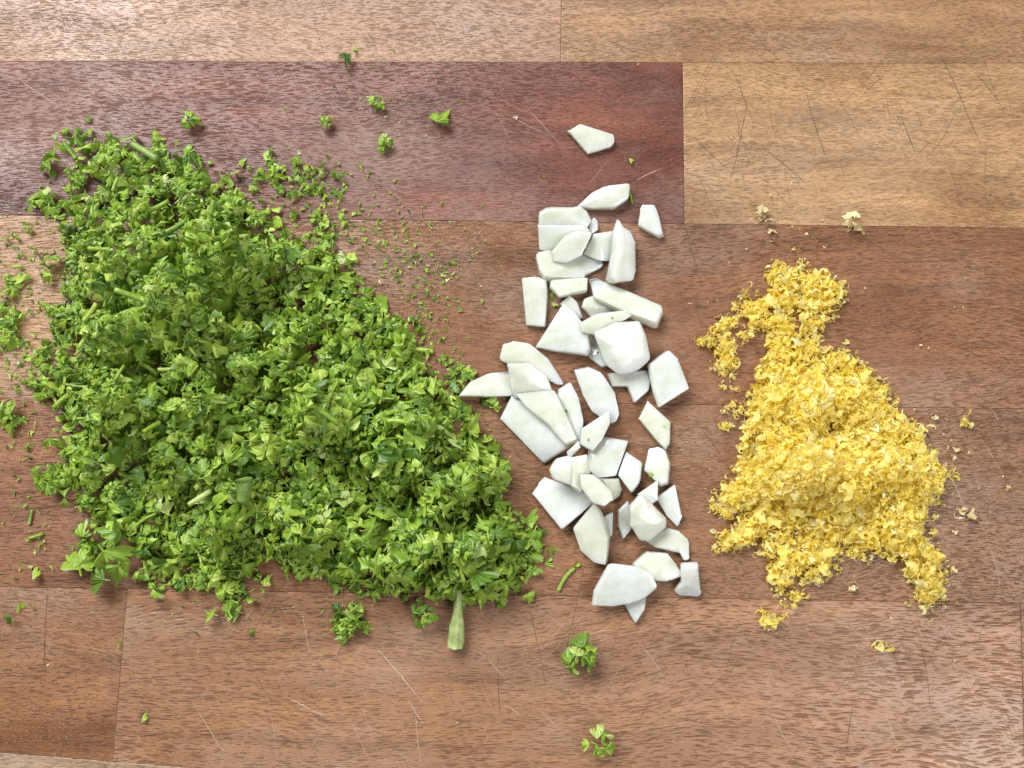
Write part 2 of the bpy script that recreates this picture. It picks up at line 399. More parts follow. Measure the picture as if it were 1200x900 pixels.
# outline in photo pixels, thickness mm, roundness of the corners mm, dome mm, top inset, label
G = [
 ([(725,599),(735,589),(741,617),(730,631),(725,617)], 3.0, .5, .1, .10, 'dull shaded garlic sliver half under its pale neighbours, beside a narrow upright wedge'),
 ([(706,607),(718,600),(717,628),(710,628)], 2.6, .4, .1, .10, 'tiny narrow garlic wedge leaning on the long pointed tooth-shaped piece'),
 ([(667,346),(675,353),(682,372),(672,374),(657,356)], 2.2, .5, .1, .08, 'small dull garlic scrap in the gap under the square-ended strip'),
 ([(685,350),(697,346),(720,358),(733,363),(712,370),(693,371),(683,360)], 2.4, .6, .2, .08, 'dull beige garlic slice lying in shade under the long speckled bar'),
 ([(690,391),(702,405),(713,427),(705,430),(690,418)], 2.4, .5, .1, .10, 'green-flecked garlic scrap wedged under the big round-edged slice'),
 ([(666.7,153.3),(680,145.7),(719,158),(720,166),(715,171),(689,178.5)], 2.8, .5, .15, .07, 'flat five-sided garlic chip lying all alone on the dark red plank'),
 ([(678,240),(692,226),(708,218.5),(735,216),(736.5,220),(735,233),(721,242.5),(688,243)], 3.6, 1.2, .9, .10, 'half-moon garlic piece with a straight edge and a tan tip, on the dark red plank'),
 ([(749.5,264),(752,244),(755,240),(768,240),(773,251),(778,275),(772,276.5)], 3.4, .6, .3, .12, 'small bell-shaped garlic chip apart from the rest, across the edge of the dark red plank'),
 ([(695,274),(720,270),(714.5,303),(703,304),(683,297)], 3.0, .5, .2, .07, 'squarish creamy garlic slice between the stacked slab and the tall curved piece'),
 ([(629,300),(644,296),(664,304),(679,298),(705,307),(704.5,312),(686,321),(685,327),(640,328),(632,317)], 3.4, .8, .3, .06, 'broad flat garlic slice with a pointed end, under the stacked slabs'),
 ([(613,327),(630,324),(641,330),(641.7,343),(639,381),(618,380),(616,357)], 3.6, .6, .2, .08, 'upright oblong garlic block standing by itself beside a green leaf scrap'),
 ([(645,329),(688,328),(687,343),(667,347),(655,350),(645,338)], 2.8, .5, .1, .08, 'short square-ended garlic strip lying along the broad pointed slice'),
 ([(630,405),(652,372),(662,355),(677,368),(690,385),(693,410),(687,415),(657,411)], 4.0, .7, .5, .10, 'large triangular garlic wedge with a wide straight base'),
 ([(713,438),(757,434),(762,443),(760,457),(743,472),(735,453),(718,453)], 2.6, .6, .2, .10, 'dull L-shaped garlic scrap tucked under the big round-edged slice'),
 ([(673,433),(690,430),(705,437),(720,460),(725,480),(720,494),(707,490),(693,480),(683,460)], 2.8, 1.2, .3, .07, 'dull grey-beige garlic slice shaped like a shark fin'),
 ([(759,427),(781,411),(790,420),(805,455),(771,476),(765,460)], 4.2, .6, .3, .12, 'thick garlic chunk with a bright slanting side, beside the L-shaped scrap'),
 ([(749.5,491),(760,470),(786,495),(785,520),(781,527),(769,515)], 3.4, .5, .2, .10, 'diamond-shaped garlic chip with a faint yellow stain'),
 ([(537,465),(550,448),(573,437),(603,435),(609,443),(602,463),(567,465)], 3.2, 1.0, .5, .08, 'long curved garlic claw pointing at the parsley heap'),
 ([(587,422),(592,403),(603,400),(622,403),(640,418),(660,449),(647,447),(633,437),(617,427),(595,426)], 2.8, 1.2, .4, .07, 'arched garlic crescent lying behind the claw-shaped piece'),
 ([(655,457),(667,448),(675,463),(682,493),(678,518),(665,493),(653,467)], 3.0, .6, .3, .10, 'narrow garlic sliver with a green fleck, beside the large centre slab'),
 ([(587,490),(600,465),(613,473),(633,490),(660,510),(667,522),(637,541.5),(613,517)], 3.6, .6, .2, .06, 'large flat four-cornered garlic slab with a sharp corner on bare wood'),
 ([(735,530),(754,542),(751,565),(741,579),(726,557)], 3.6, .9, .5, .12, 'small faceted garlic lump beside the thin grey slab'),
 ([(762,527),(772,524),(781,527),(787,545),(784,567),(775,569.5),(757,552)], 3.8, .9, .7, .12, 'rounded garlic lump with a bright green patch on its side'),
 ([(769,585),(791,568),(799,604),(794,616),(781,603)], 3.2, .5, .2, .08, 'kite-shaped garlic chip with its point on bare wood'),
 ([(748,579),(771,563),(771,585),(760,592)], 2.8, .5, .1, .10, 'small three-cornered garlic chip tucked behind the faceted oval piece'),
 ([(625,577),(633,567),(639,560),(663,569),(687,577),(697,587),(658,620),(650,609)], 3.6, .7, .2, .08, 'big square-cut garlic slab at the foot of the crowded pile, touching parsley'),
 ([(674,617),(698,588),(706,599),(716,628),(713,660),(701,657),(682,641)], 3.8, .9, .7, .10, 'long tooth-shaped garlic piece with a rounded blunt end'),
 ([(751,631),(781,619),(797,623),(806,633),(807,655),(801,657),(797,648),(767,641)], 3.2, .8, .4, .10, 'bent garlic strip curling down over the bare wood at its tip'),
 ([(731,706),(757,697),(755,713),(745,730)], 2.8, .4, .1, .10, 'small pointed garlic tip poking out from under the broad fan-shaped slice'),
 ([(741,662),(759,647),(781,648),(795,665),(798,675),(783,681),(766,680),(757,671)], 3.2, 1.2, .9, .10, 'rounded garlic cap lying between the fan-shaped slice and the notched chip'),
 ([(798,659),(818,657),(823,692),(821,697),(797,696),(793,691),(799,681)], 3.4, .5, .2, .10, 'notched oblong garlic chip with a grey speck at its corner'),
 # upper layer
 ([(633,248),(644,242),(673,242.5),(679,240.5),(687,247),(692,257),(686,268),(660,272),(633,268)], 3.4, .8, .3, .06, 'smooth garlic slab with a round corner, next to a small chip and the half-moon'),
 ([(692,259),(696,254.5),(700,259),(701,268),(693.5,273),(690,268)], 2.6, .4, .1, .10, 'tiny garlic chip stuck to the side of the round-cornered slab'),
 ([(632,262),(684,262),(692,271),(686,285),(678,293),(655,291),(646,289),(633,288)], 2.8, .5, .1, .05, 'wide garlic slice lying over the round-cornered slab'),
 ([(647,294),(660,278),(673,271),(692,273),(681,297),(664,306),(649,304)], 2.4, .5, .2, .06, 'thin garlic shaving on top of the wide slice and the broad pointed one'),
 ([(722,257),(728,265),(736.5,269),(742,281),(741,314),(736.5,327),(719,329),(709,327),(716,295),(717,271.5)], 3.8, .8, .8, .10, 'tall curved garlic piece with a spike at one end'),
 ([(695,327),(700,324),(733,338),(777,361),(777,367),(769,383),(733,369),(697,350)], 3.6, .6, .3, .07, 'long garlic bar with a green fleck at its far end'),
 ([(680,378),(700,367),(733,363),(738,368),(730,374),(710,381),(695,390),(683,388)], 2.8, .7, .3, .08, 'thin garlic sliver with a green fleck behind the big round-edged slice'),
 ([(695,388),(717,377),(747,375),(757,393),(763,418),(747,432),(728,436.5),(710,424),(702,408)], 3.6, 1.6, .6, .06, 'biggest round-edged garlic slice with a smooth broad face'),
 ([(593,426),(620,425),(638,437),(645,453),(653,463),(630,468),(603,464),(598,442)], 3.0, .8, .4, .08, 'garlic slice lying over the root of the claw and the arched crescent'),
 ([(605,463),(650,459),(663,487),(677,517),(663,523),(643,500),(620,481)], 3.2, .7, .3, .07, 'large centre garlic slab overlapping the sharp-cornered slab'),
 ([(690,527),(710,512),(736,517),(722,557),(702,560),(690,550)], 2.8, .5, .15, .06, 'thin grey-beige garlic slab standing out dull among whiter pieces'),
 ([(682,502),(714,481),(715,495),(705,516),(695,528),(680,521)], 3.0, .5, .3, .10, 'pointed garlic shard with a green fleck, reaching towards the shark-fin slice'),
 ([(665,529),(678,517),(680,524),(667,538)], 2.0, .3, .1, .10, 'tiny garlic splinter between the centre slab and the crowded pile'),
 ([(643,551),(650,539),(662,536),(673,537),(679,553),(669,569),(647,561)], 3.2, .9, .5, .10, 'small garlic cap lying on the big square-cut slab'),
 ([(671,535),(687,533),(691,553),(680,577),(669,569)], 2.6, .6, .3, .10, 'smooth garlic sliver leaning across the middle of the crowded pile'),
 ([(701,560),(723,560),(727,572),(723,581),(717,584)], 2.6, .5, .2, .10, 'small bright garlic triangle with a spur, below the thin grey slab'),
 ([(681,556),(698,557),(717,575),(719,585),(709,592.5),(695,588),(683,572)], 3.0, .8, .6, .10, 'plump garlic tongue lying over the edge of the big square-cut slab'),
 ([(737,593),(751,577),(762,588),(781,607),(781,617),(762,632),(750,631),(738,612)], 4.0, .9, .8, .14, 'faceted oval garlic piece resting on the bent strip'),
 ([(695,709),(698,689),(714,661),(743,664),(759,673),(766,688),(751,701),(733,708),(717,710)], 3.0, .9, .4, .06, 'broad fan-shaped garlic slice leaning on the small pointed tip'),
]
def garlic_piece(pix, th, rnd, dome, ins, label):
    global hf
    th *= MM*.82
    zg = .003
    for it in range(2):
        P = np.array([at(x, y, zg)[:2] for x, y in pix]); cen = P.mean(0); P = cen+(P-cen)*1.05
        pl = rest_plane([tuple(q) for q in P], cen); zg = pl[0]+th*.9
    area2 = sum(P[i-1][0]*P[i][1]-P[i][0]*P[i-1][1] for i in range(len(P)))
    if area2 < 0: P = P[::-1]
    O = smooth_outline(P-cen, rnd*MM*.75, 5); n = len(O)
    rad = np.linalg.norm(O, axis=1).mean()
    sh = rng.normal(0, .05, 2)*rad
    wob = rng.normal(0, .00020, n); wob = (wob+np.roll(wob, 1)+np.roll(wob, -1))/3
    tl = rng.normal(0, .11, 2); ins *= .7                      # the cut face is not quite parallel to the base
    be = min(.12*MM, rad*.06)
    ca_ = rng.uniform(0, 6.28); cd = np.array([math.cos(ca_), math.sin(ca_)]); co = rng.uniform(-.1, .5)*rad; ck = abs(rng.normal(0, .28)) if dome < .6 else 0.0
    rings = []                                      # scale, z, follow the shift
    rings.append((.90, .02*th, 0)); rings.append((.985, .10*th, 0)); rings.append((1.0, .35*th, 0)); rings.append((1-ins*.35, .72*th, .5))
    rings.append((1-ins*.8, th-be*.7, .8)); rings.append((1-ins-be/rad*.35, th-be*.15, 1)); rings.append((1-ins-be/rad*1.3, th, 1))
    for q in (.88, .75, .62, .5, .37, .25, .12): rings.append(((1-ins-be/rad*1.3)*q, th, 1))
    Vv = []
    for k, (s_, z, f) in enumerate(rings):
        for i in range(n):
            q = O[i]*(s_+wob[i]/rad)+sh*f
            rr = np.linalg.norm(O[i]*s_)/np.linalg.norm(O[i])
            zz = z
            if f > 0: zz += (tl@q)*f-min(ck*max(0, cd@q-co)*f, .45*th)
            if k >= 4: zz += dome*MM*(1-rr*rr)
            Vv.append((q[0], q[1], zz))
    Vv.append((sh[0], sh[1], th+dome*MM+tl@sh-min(ck*max(0, cd@sh-co), .45*th)))
    Fc = []; m = len(rings)
    for r in range(m-1):
        for i in range(n): Fc.append((r*n+i, r*n+(i+1) % n, (r+1)*n+(i+1) % n, (r+1)*n+i))
    for i in range(n): Fc.append(((m-1)*n+i, (m-1)*n+(i+1) % n, m*n))
    Fc.append(tuple(range(n-1, -1, -1)))
    me = py_mesh('garlic_piece', Vv, Fc)
    o = link('garlic_piece', me, GARLIC)
    nz = np.array([-pl[1], -pl[2], 1.0]); nz /= np.linalg.norm(nz)
    q = Vector((0, 0, 1)).rotation_difference(Vector(nz))
    o.rotation_mode = 'QUATERNION'; o.rotation_quaternion = q
    o.location = (cen[0], cen[1], max(pl[0], 0)+.00002)
    tag(o, label, 'garlic', 'chopped garlic pieces')
    idx = np.where(inside(GP, [tuple(v) for v in P]))[0]
    h = hf.ravel(); d = GP[idx]-cen
    h[idx] = np.maximum(h[idx], pl[0]+d@pl[1:]+th+.5*dome*MM*(np.linalg.norm(d, axis=1) < .6*rad))
    hf = h.reshape(GN)
    return o
for g_ in G: garlic_piece(*g_)

# ------------------------------------------------------------------ parsley shapes
def fan(teeth, span, notch, ruffle, curl, bend, stalk=0.0, seed=0, rmod=.18):
    """a scalloped, ribbed, frilled leaf blade"""
    r_ = np.random.default_rng(seed)
    na = teeth*4+1; th = np.linspace(-span/2, span/2, na)
    Rr = np.ones(na); tl = r_.uniform(.86, 1.08, teeth+1); deep = int(r_.integers(2, max(3, teeth))) if r_.random() < .6 else -1
    for i in range(na):
        k = i//4
        nn = notch*(.62 if k == deep and k < teeth else 1.0)*r_.uniform(.92, 1.08)
        Rr[i] = [nn, .96, 1.0, .96][i % 4]*(tl[k] if i % 4 else 1)
    Rr *= 1-rmod*(np.abs(th)/(span/2))**2*r_.uniform(.3, 1)
    rs = np.array([.06, .32, .58, .82, 1.0]); k1 = r_.uniform(2.5, 5.5); p1 = r_.uniform(0, 6.3); k2 = r_.uniform(6, 10); p2 = r_.uniform(0, 6.3)
    tip = r_.normal(0, .10, teeth+1); ridge = r_.uniform(.07, .13)
    V = []
    for r in rs:
        for i in range(na):
            q = r*Rr[i]; t = (i % 4)/4
            z = ruffle*.8*math.sin(k1*th[i]+p1)*q**1.5+.4*ruffle*math.sin(k2*th[i]+p2)*q**2.2
            z += -ridge*math.cos(2*math.pi*t)*q - curl*max(0, q-.5)**2*1.8 + tip[i//4]*r**3*(i % 4 > 0)
            x, y = q*math.sin(th[i]), q*math.cos(th[i])
            if abs(bend) > .05:
                a = bend*y; z2 = z; y, z = math.sin(a)/bend-z2*math.sin(a), -(1-math.cos(a))/bend+z2*math.cos(a)
            V.append((x, y, z))
    Q = []
    for r in range(len(rs)-1):
        for i in range(na-1): Q.append((r*na+i, (r+1)*na+i, (r+1)*na+i+1, r*na+i+1))
    V = np.array(V); Q = np.array(Q)
    if stalk > 0:
        V2, Q2 = tube([(0, .12, 0), (0, -.3*stalk, -.02), (r_.normal(0, .06)*stalk, -stalk, r_.normal(0, .1)*stalk)], [.05, .06, .065], 5)
        Q = np.concatenate([Q, Q2+len(V)]); V = np.concatenate([V, V2])
    return V, Q
def tube(pts, rad, k=6, cap=False, rib=0.0):
    pts = np.array(pts, float); V = []; Q = []
    for i, p in enumerate(pts):
        d = pts[min(i+1, len(pts)-1)]-pts[max(i-1, 0)]; d /= np.linalg.norm(d)
        R = rot_to(d, 0)
        for j in range(k):
            a = 2*math.pi*j/k; V.append(p+(R[:, 0]*math.cos(a)+R[:, 1]*math.sin(a))*rad[i]*(1+rib*math.cos(5*a)))
    for i in range(len(pts)-1):
        for j in range(k): Q.append((i*k+j, i*k+(j+1) % k, (i+1)*k+(j+1) % k, (i+1)*k+j))
    if cap:
        for e in (0, len(pts)-1):
            c = len(V); V.append(pts[e])
            for j in range(0, k, 2): Q.append((c, e*k+j, e*k+(j+1) % k, e*k+(j+2) % k))
    return np.array(V), np.array(Q)
def merge(parts):
    V = []; Q = []; o = 0
    for v, q in parts: V.append(v); Q.append(q+o); o += len(v)
    return np.concatenate(V), np.concatenate(Q)
def xf(vq, R, s, p): return vq[0]@(R.T)*s+np.array(p), vq[1]

FANS = []
for k in range(16):
    r_ = np.random.default_rng(100+k)
    FANS.append(fan(int(r_.integers(5, 10)), r_.uniform(1.6, 3.6), r_.uniform(.74, .88), r_.uniform(.42, .85), r_.uniform(.3, 1.4), r_.uniform(.3, 2.1), r_.choice([0, 0, .5]), k))
CHOPS = []                                          # narrow cut strips of leaf
for k in range(6):
    r_ = np.random.default_rng(300+k)
    CHOPS.append(fan(int(r_.integers(2, 5)), r_.uniform(.6, 1.3), .7, r_.uniform(.2, .45), r_.uniform(0, .6), r_.uniform(-.8, 1.6), 0, 50+k))
CLUSTERS = []
for k in range(6):
    r_ = np.random.default_rng(500+k); parts = []
    for j in range(int(r_.integers(2, 4))):
        f = fan(int(r_.integers(6, 10)), r_.uniform(1.8, 3.2), .78, r_.uniform(.25, .5), r_.uniform(.2, .9), r_.uniform(0, 1.2), .5, 900+10*k+j)
        a = (j-1)*1.1+r_.normal(0, .2)
        n = np.array([math.sin(a)*.5, -.2*r_.uniform(0, 1), 1.0])
        Rm = rot_to(n, 0); ca, sa = math.cos(-a), math.sin(-a)
        Rz = np.array([[ca, -sa, 0], [sa, ca, 0], [0, 0, 1]])
        parts.append(xf(f, Rz, .75, (math.sin(a)*.35, math.cos(a)*.35, .15*j)))
    CLUSTERS.append(merge(parts))
ROSES = []                                          # frilly curled heads
for k in range(10):
    r_ = np.random.default_rng(4000+k); parts = []; nf = int(r_.integers(8, 12))
    for j in range(nf):
        f = fan(int(r_.integers(4, 7)), r_.uniform(1.7, 3.0), r_.uniform(.76, .88), r_.uniform(.35, .7), r_.uniform(.3, 1.3), r_.uniform(.2, 1.1), 0, 5000+20*k+j)
        az = 2*math.pi*j/nf*1.9+r_.normal(0, .3); rr = .62*math.sqrt((j+.5)/nf)
        n = np.array([math.cos(az)*rr*.9, math.sin(az)*rr*.9, .75])+r_.normal(0, .28, 3)
        n /= np.linalg.norm(n); fw = np.array([math.cos(az), math.sin(az), 0])+r_.normal(0, .35, 3); fw -= n*(fw@n); fw /= np.linalg.norm(fw)
        Rm = np.stack([np.cross(fw, n), fw, n], 1)
        parts.append(xf(f, Rm, r_.uniform(.36, .60), (math.cos(az)*rr-.2*fw[0], math.sin(az)*rr-.2*fw[1], .38*(1-rr)+r_.normal(0, .05))))
    ROSES.append(merge(parts))
def stem_shape(length, r, bend, k=8):
    pts = [(math.sin(bend*t)*length*.3*t, t*length, 0) for t in np.linspace(0, 1, 6)]
    return tube(pts, [r*(1-.15*t) for t in np.linspace(0, 1, 6)], k, True)
STEMS = [stem_shape(1.0, .12, b_) for b_ in (0, .5, -.6)]+[stem_shape(1.0, .07, .9)]

# ------------------------------------------------------------------ heaps
class Heap:
    def __init__(self, polys_h, res=.001, lump=.35, seed=3, nl=90, l0=.004, l1=.013):
        r_ = np.random.default_rng(seed); self.res = res
        allp = [[tuple(at(x, y, hz*MM*.35)[:2]) for x, y in P] for P, hz, fall in polys_h]
        A = np.array([q for P in allp for q in P]); self.x0, self.y0 = A.min(0)-.01; x1, y1 = A.max(0)+.01
        self.n = (int((x1-self.x0)/res), int((y1-self.y0)/res))
        X, Y = np.meshgrid(self.x0+np.arange(self.n[0])*res, self.y0+np.arange(self.n[1])*res, indexing='ij')
        P2 = np.stack([X.ravel(), Y.ravel()], 1); H = np.zeros(len(P2)); self.mask = np.zeros(len(P2), bool)
        lumpf = np.zeros(len(P2))
        for k in range(nl):
            c = np.array([r_.uniform(self.x0, x1), r_.uniform(self.y0, y1)]); s_ = r_.uniform(l0, l1)
            lumpf += r_.normal(0, 1)*np.exp(-((P2-c)**2).sum(1)/(2*s_*s_))
        lumpf /= lumpf.std()
        for P, (_, hz, fall) in zip(allp, polys_h):
            m = inside(P2, P); d = edge_dist(P2, P)
            h = np.where(m, hz*MM*(1-np.exp(-d/(fall*MM)))*(1+lump*np.clip(lumpf, -1.6, 1.6)), 0)
            H = np.maximum(H, h); self.mask |= m
        self.H = H.reshape(self.n); self.P2 = P2
    def h(self, x, y):
        i = (x-self.x0)/self.res; j = (y-self.y0)/self.res
        if i < 0 or j < 0 or i >= self.n[0]-1 or j >= self.n[1]-1: return 0.0
        a, b_ = int(i), int(j); u, v = i-a, j-b_
        return ((1-u)*(1-v)*self.H[a, b_]+u*(1-v)*self.H[a+1, b_]+(1-u)*v*self.H[a, b_+1]+u*v*self.H[a+1, b_+1])
    def normal(self, x, y):
        e = .0015
        return np.array([(self.h(x-e, y)-self.h(x+e, y))/(2*e), (self.h(x, y-e)-self.h(x, y+e))/(2*e), 1.0])
    def sample(self):
        idx = np.where(self.mask)[0]; p = self.P2[idx[rng.integers(len(idx))]]
        return p+rng.uniform(-.5, .5, 2)*self.res
    def core(self, drop):
        """the packed inside of the heap"""
        Z = np.maximum(self.H-drop, -.0002).ravel(); V = np.concatenate([self.P2, Z[:, None]], 1)
        nx, ny = self.n; Q = []
        for i in range(nx-1):
            a = i*ny+np.arange(ny-1); Q.append(np.stack([a, a+ny, a+ny+1, a+1], 1))
        Q = np.concatenate(Q); keep = (Z[Q] > 0).any(1); Q = Q[keep]
        u, inv = np.unique(Q, return_inverse=True); return V[u], inv.reshape(Q.shape)

def joined(name, parts, mat, label, cat):
    V, Q = merge(parts)
    o = link(name, np_mesh(name, V, Q), mat); return tag(o, label, cat, None, 'stuff')
_meshes = {}
def shared(name, vq, mat, key):
    k = (name, key, mat.name)
    if k not in _meshes:
        me = np_mesh(name, vq[0], vq[1]); me.materials.append(mat); _meshes[k] = me
    return _meshes[k]
def lay(vq, R, s, x, y, z=None, sink=0.0):
    """height that makes the piece touch z"""
    v = vq[0]@R.T*s; return np.array([x, y, (z or 0)-v[:, 2].min()-sink+.00005])

P_MAIN = [(64,196),(84,168),(130,164),(176,178),(214,192),(250,208),(278,236),(312,258),(346,278),(384,300),(404,320),(420,345),(440,362),(468,388),(484,405),
          (492,438),(520,452),(544,474),(552,512),(578,540),(582,566),(556,592),(590,606),(604,632),(596,660),(582,694),(545,704),(505,692),(466,690),(436,690),
          (396,676),(360,666),(300,650),(284,668),(262,676),(238,676),(214,660),(182,668),(160,648),(140,632),(112,610),(106,578),(82,560),(72,520),(64,470),(54,420),(64,380),(62,340),(74,290),(80,250)]
heap = Heap([(P_MAIN, 18.0, 9.0)], lump=.50, seed=5, nl=420, l0=.0026, l1=.0065)
def coarse(x, y):
    """the chop is finer at one end of the heap and coarser at the other"""
    t = (x+.13)/.13*.55+(.06-y)/.12*.45
    return .66+.56*min(max(t, 0), 1)
parts = []; indiv = []
def pick_leaf():
    u = rng.random()
    if u < .60: k = int(rng.integers(len(FANS))); return 'f%d' % k, FANS[k], rng.uniform(2.3, 4.6)
    if u < .84: k = int(rng.integers(len(CHOPS))); return 'c%d' % k, CHOPS[k], rng.uniform(2.6, 5.5)
    if u < .93: k = int(rng.integers(len(CLUSTERS))); return 'k%d' % k, CLUSTERS[k], rng.uniform(2.6, 4.2)
    k = int(rng.integers(len(ROSES))); return 'r%d' % k, ROSES[k], rng.uniform(3.0, 5.0)
parts.append(heap.core(.0135))
for k in range(2900):
    x, y = heap.sample(); key, vq, s = pick_leaf(); s *= MM*coarse(x, y)
    depth = rng.uniform(.0, .0125)*rng.random()**.6
    n = heap.normal(x, y); n = n/np.linalg.norm(n)*.6+rand_normal(.95)*.9
    R = rot_to(n, rng.uniform(0, 6.28))
    z = max(heap.h(x, y)-depth, 0)
    p = np.array([x, y, z]); v = vq[0]@R.T*s; lo = v[:, 2].min()+z
    if lo < .0001: p[2] += .0001-lo
    parts.append((v+p, vq[1]))
for k in range(150):                                # chopped stalks in the heap
    x, y = heap.sample(); vq = STEMS[int(rng.integers(4))]; s = rng.uniform(3, 8)*MM
    R = rot_to(rand_normal(.5), rng.uniform(0, 6.28)); z = heap.h(x, y)-rng.uniform(.0005, .003)
    v = vq[0]@R.T*s; lo = v[:, 2].min()+z; parts.append((v+np.array([x, y, z+max(0, .0001-lo)]), vq[1]))
for k in range(280):                                # the leaves that lie on top, one by one
    x, y = heap.sample(); u = rng.random()
    if u < .25: i = int(rng.integers(len(FANS))); vq = FANS[i]; key = 'f%d' % i; s = rng.uniform(3.4, 5.6)
    elif u < .8: i = int(rng.integers(len(ROSES))); vq = ROSES[i]; key = 'r%d' % i; s = rng.uniform(3.4, 6.4)
    else: i = int(rng.integers(len(CLUSTERS))); vq = CLUSTERS[i]; key = 'k%d' % i; s = rng.uniform(3.0, 5.0)
    s *= coarse(x, y)
    n = heap.normal(x, y); n = n/np.linalg.norm(n)*.8+rand_normal(.7)*.8
    R = rot_to(n, rng.uniform(0, 6.28)); s *= MM
    z = heap.h(x, y)+rng.uniform(.0002, .0030)*min(1.0, heap.h(x, y)/.008); v = vq[0]@R.T*s; lo = v[:, 2].min()+z
    o = link('parsley_leaf', shared('parsley_leaf', vq, GREEN, key))
    o.matrix_world = mat4(R, s, (x, y, z+max(0, .0001-lo)))
    tag(o, {'f': 'single ribbed fan-shaped parsley leaf lying on top of the big heap', 'r': 'tight frilly curled parsley head lying on top of the big heap', 'k': 'branched parsley bit of two or three leaflets on top of the big heap'}[key[0]], 'parsley', {'f': 'single parsley leaves on the heap', 'r': 'curled parsley heads on the heap', 'k': 'branched parsley bits on the heap'}[key[0]])
# loose fringe round the heap
fringe = []
for k in range(420):
    i = int(rng.integers(len(P_MAIN))); a = np.array(P_MAIN[i]); b_ = np.array(P_MAIN[(i+1) % len(P_MAIN)])
    q = a+(b_-a)*rng.random()+rng.normal(0, 9, 2); fringe.append((q, rng.uniform(1.4, 3.4)))
for cx, cy, sx, sy, n, smax in ((10,385,14,18,34,3),(18,335,10,8,10,3),(8,488,10,10,12,3.4),(58,560,16,14,30,3.6),(45,240,9,7,9,3),(270,690,16,20,34,3.6),(200,680,24,8,20,3.2),
                                (410,722,14,20,34,3.6),(610,655,20,26,60,3.8),(350,215,34,26,42,2.6),(385,265,30,20,26,2.2),(300,212,30,16,16,2.2),(535,436,16,7,16,2.6),(110,640,20,12,20,3.2),(470,410,18,18,26,2.8),(570,570,18,20,34,4.0),(40,440,18,30,26,2.0),(20,290,20,40,16,1.6)):
    for k in range(n): fringe.append((np.array([cx+rng.normal(0, sx*.62), cy+rng.normal(0, sy*.62)]), rng.uniform(1.3, smax)))
for q, s in fringe:
    x, y = at(q[0], q[1], .001)[:2]; key, vq, _ = pick_leaf(); s *= MM
    R = rot_to(rand_normal(.6), rng.uniform(0, 6.28)); h = heap.h(x, y)
    p = lay(vq, R, s, x, y, max(h-.002, 0)); parts.append((vq[0]@R.T*s+p, vq[1]))
joined('parsley_heap', parts, GREEN, 'big heap of finely chopped curly green parsley', 'parsley')

# crumbs
cr = []
def crumb_at(px, py, s):
    x, y = at(px, py)[:2]
    vq = CHOPS[int(rng.integers(len(CHOPS)))] if rng.random() < .85 else STEMS[int(rng.integers(4))]
    R = rot_to(rand_normal(.4), rng.uniform(0, 6.28)); s *= MM
    p = lay(vq, R, s, x, y, heap.h(x, y)); cr.append((vq[0]@R.T*s+p, vq[1]))
for cx, cy, sx, sy, n, s0, s1 in ((500,330,40,40,170,.35,1.3),(440,280,40,34,120,.35,1.2),(500,400,30,24,70,.5,1.5),(380,230,50,36,150,.35,1.3),(450,120,60,60,26,.3,.9),(20,430,22,80,110,.4,1.5),(40,300,26,50,60,.4,1.3),
                                  (35,600,30,50,36,.4,1.4),(25,690,24,24,12,.4,1.3),(560,480,40,50,30,.3,.9),(620,560,50,80,24,.3,.8),(300,700,120,30,20,.4,1.0),(600,260,120,100,34,.25,.6),(120,760,80,50,12,.3,.7),(80,150,60,60,14,.3,.7),(450,700,120,60,18,.3,.8)):
    for k in range(n): crumb_at(cx+rng.normal(0, sx*.8), cy+rng.normal(0, sy*.8), rng.uniform(s0, s1)*1.4)
joined('parsley_crumbs', cr, GREEN, 'tiny green parsley crumbs strewn over the wood around the heap', 'parsley')

def leaf_thing(px, py, size, vq, mat, label, cat='parsley', group=None, spin=None, tilt=.3, name='parsley_leaf', on=0.0):
    x, y = at(px, py, on+.002)[:2]
    R = rot_to(rand_normal(tilt), rng.uniform(0, 6.28) if spin is None else spin); s = size*MM
    v = vq[0]@R.T*s; c = (v.max(0)+v.min(0))/2
    p = np.array([x-c[0], y-c[1], on-v[:, 2].min()+.00003])
    o = link(name, np_mesh(name, vq[0], vq[1]), mat); o.matrix_world = mat4(R, s, p)
    return tag(o, label, cat, group)
SC = 'loose parsley scraps'
leaf_thing(515,136,4.2,FANS[2],GREEN,'small star-like parsley leaf lying alone on the dark red plank','parsley',SC,tilt=.2)
leaf_thing(224,142,4.4,ROSES[2],GREEN,'knobbly pale green parsley tuft on the dark red plank, with a flat scrap near it','parsley',SC)
leaf_thing(206,166,2.4,CHOPS[1],GREEN,'flat grey-green parsley scrap between the knobbly tuft and the heap','parsley',SC)
leaf_thing(333,127,2.0,CHOPS[3],GREEN,'tiny yellowish parsley scrap on the dark red plank, by itself near the heap','parsley',SC)
leaf_thing(383,144,3.4,ROSES[7],GREEN,'yellow-green curled parsley scrap on the dark red plank','parsley',SC)
leaf_thing(440,121,3.7,ROSES[6],GREEN,'bright parsley scrap on the dark red plank with a pale crumb at its side','parsley',SC)
leaf_thing(451,168,3.5,ROSES[4],GREEN,'small dark parsley tuft on the dark red plank facing the heap','parsley',SC)
leaf_thing(405,72,2.6,FANS[9],GREEN,'parsley scrap lying across the joint of the pale and the dark red plank','parsley',SC)
leaf_thing(416,55,2.3,CHOPS[2],GREEN,'narrow upright parsley scrap on the pale pinkish plank','parsley',SC)
leaf_thing(604,136,1.6,CHOPS[4],PITH,'tiny pale parsley chip between the star-like leaf and the lone garlic chip','parsley',SC)
leaf_thing(741,187,2.2,CHOPS[5],GREEN,'small pale green scrap beside the half-moon garlic piece','parsley',SC)
leaf_thing(679,766,7.6,ROSES[1],GREEN,'green parsley tuft lying alone on the wood below the fan-shaped garlic slice','parsley',SC,tilt=.2)
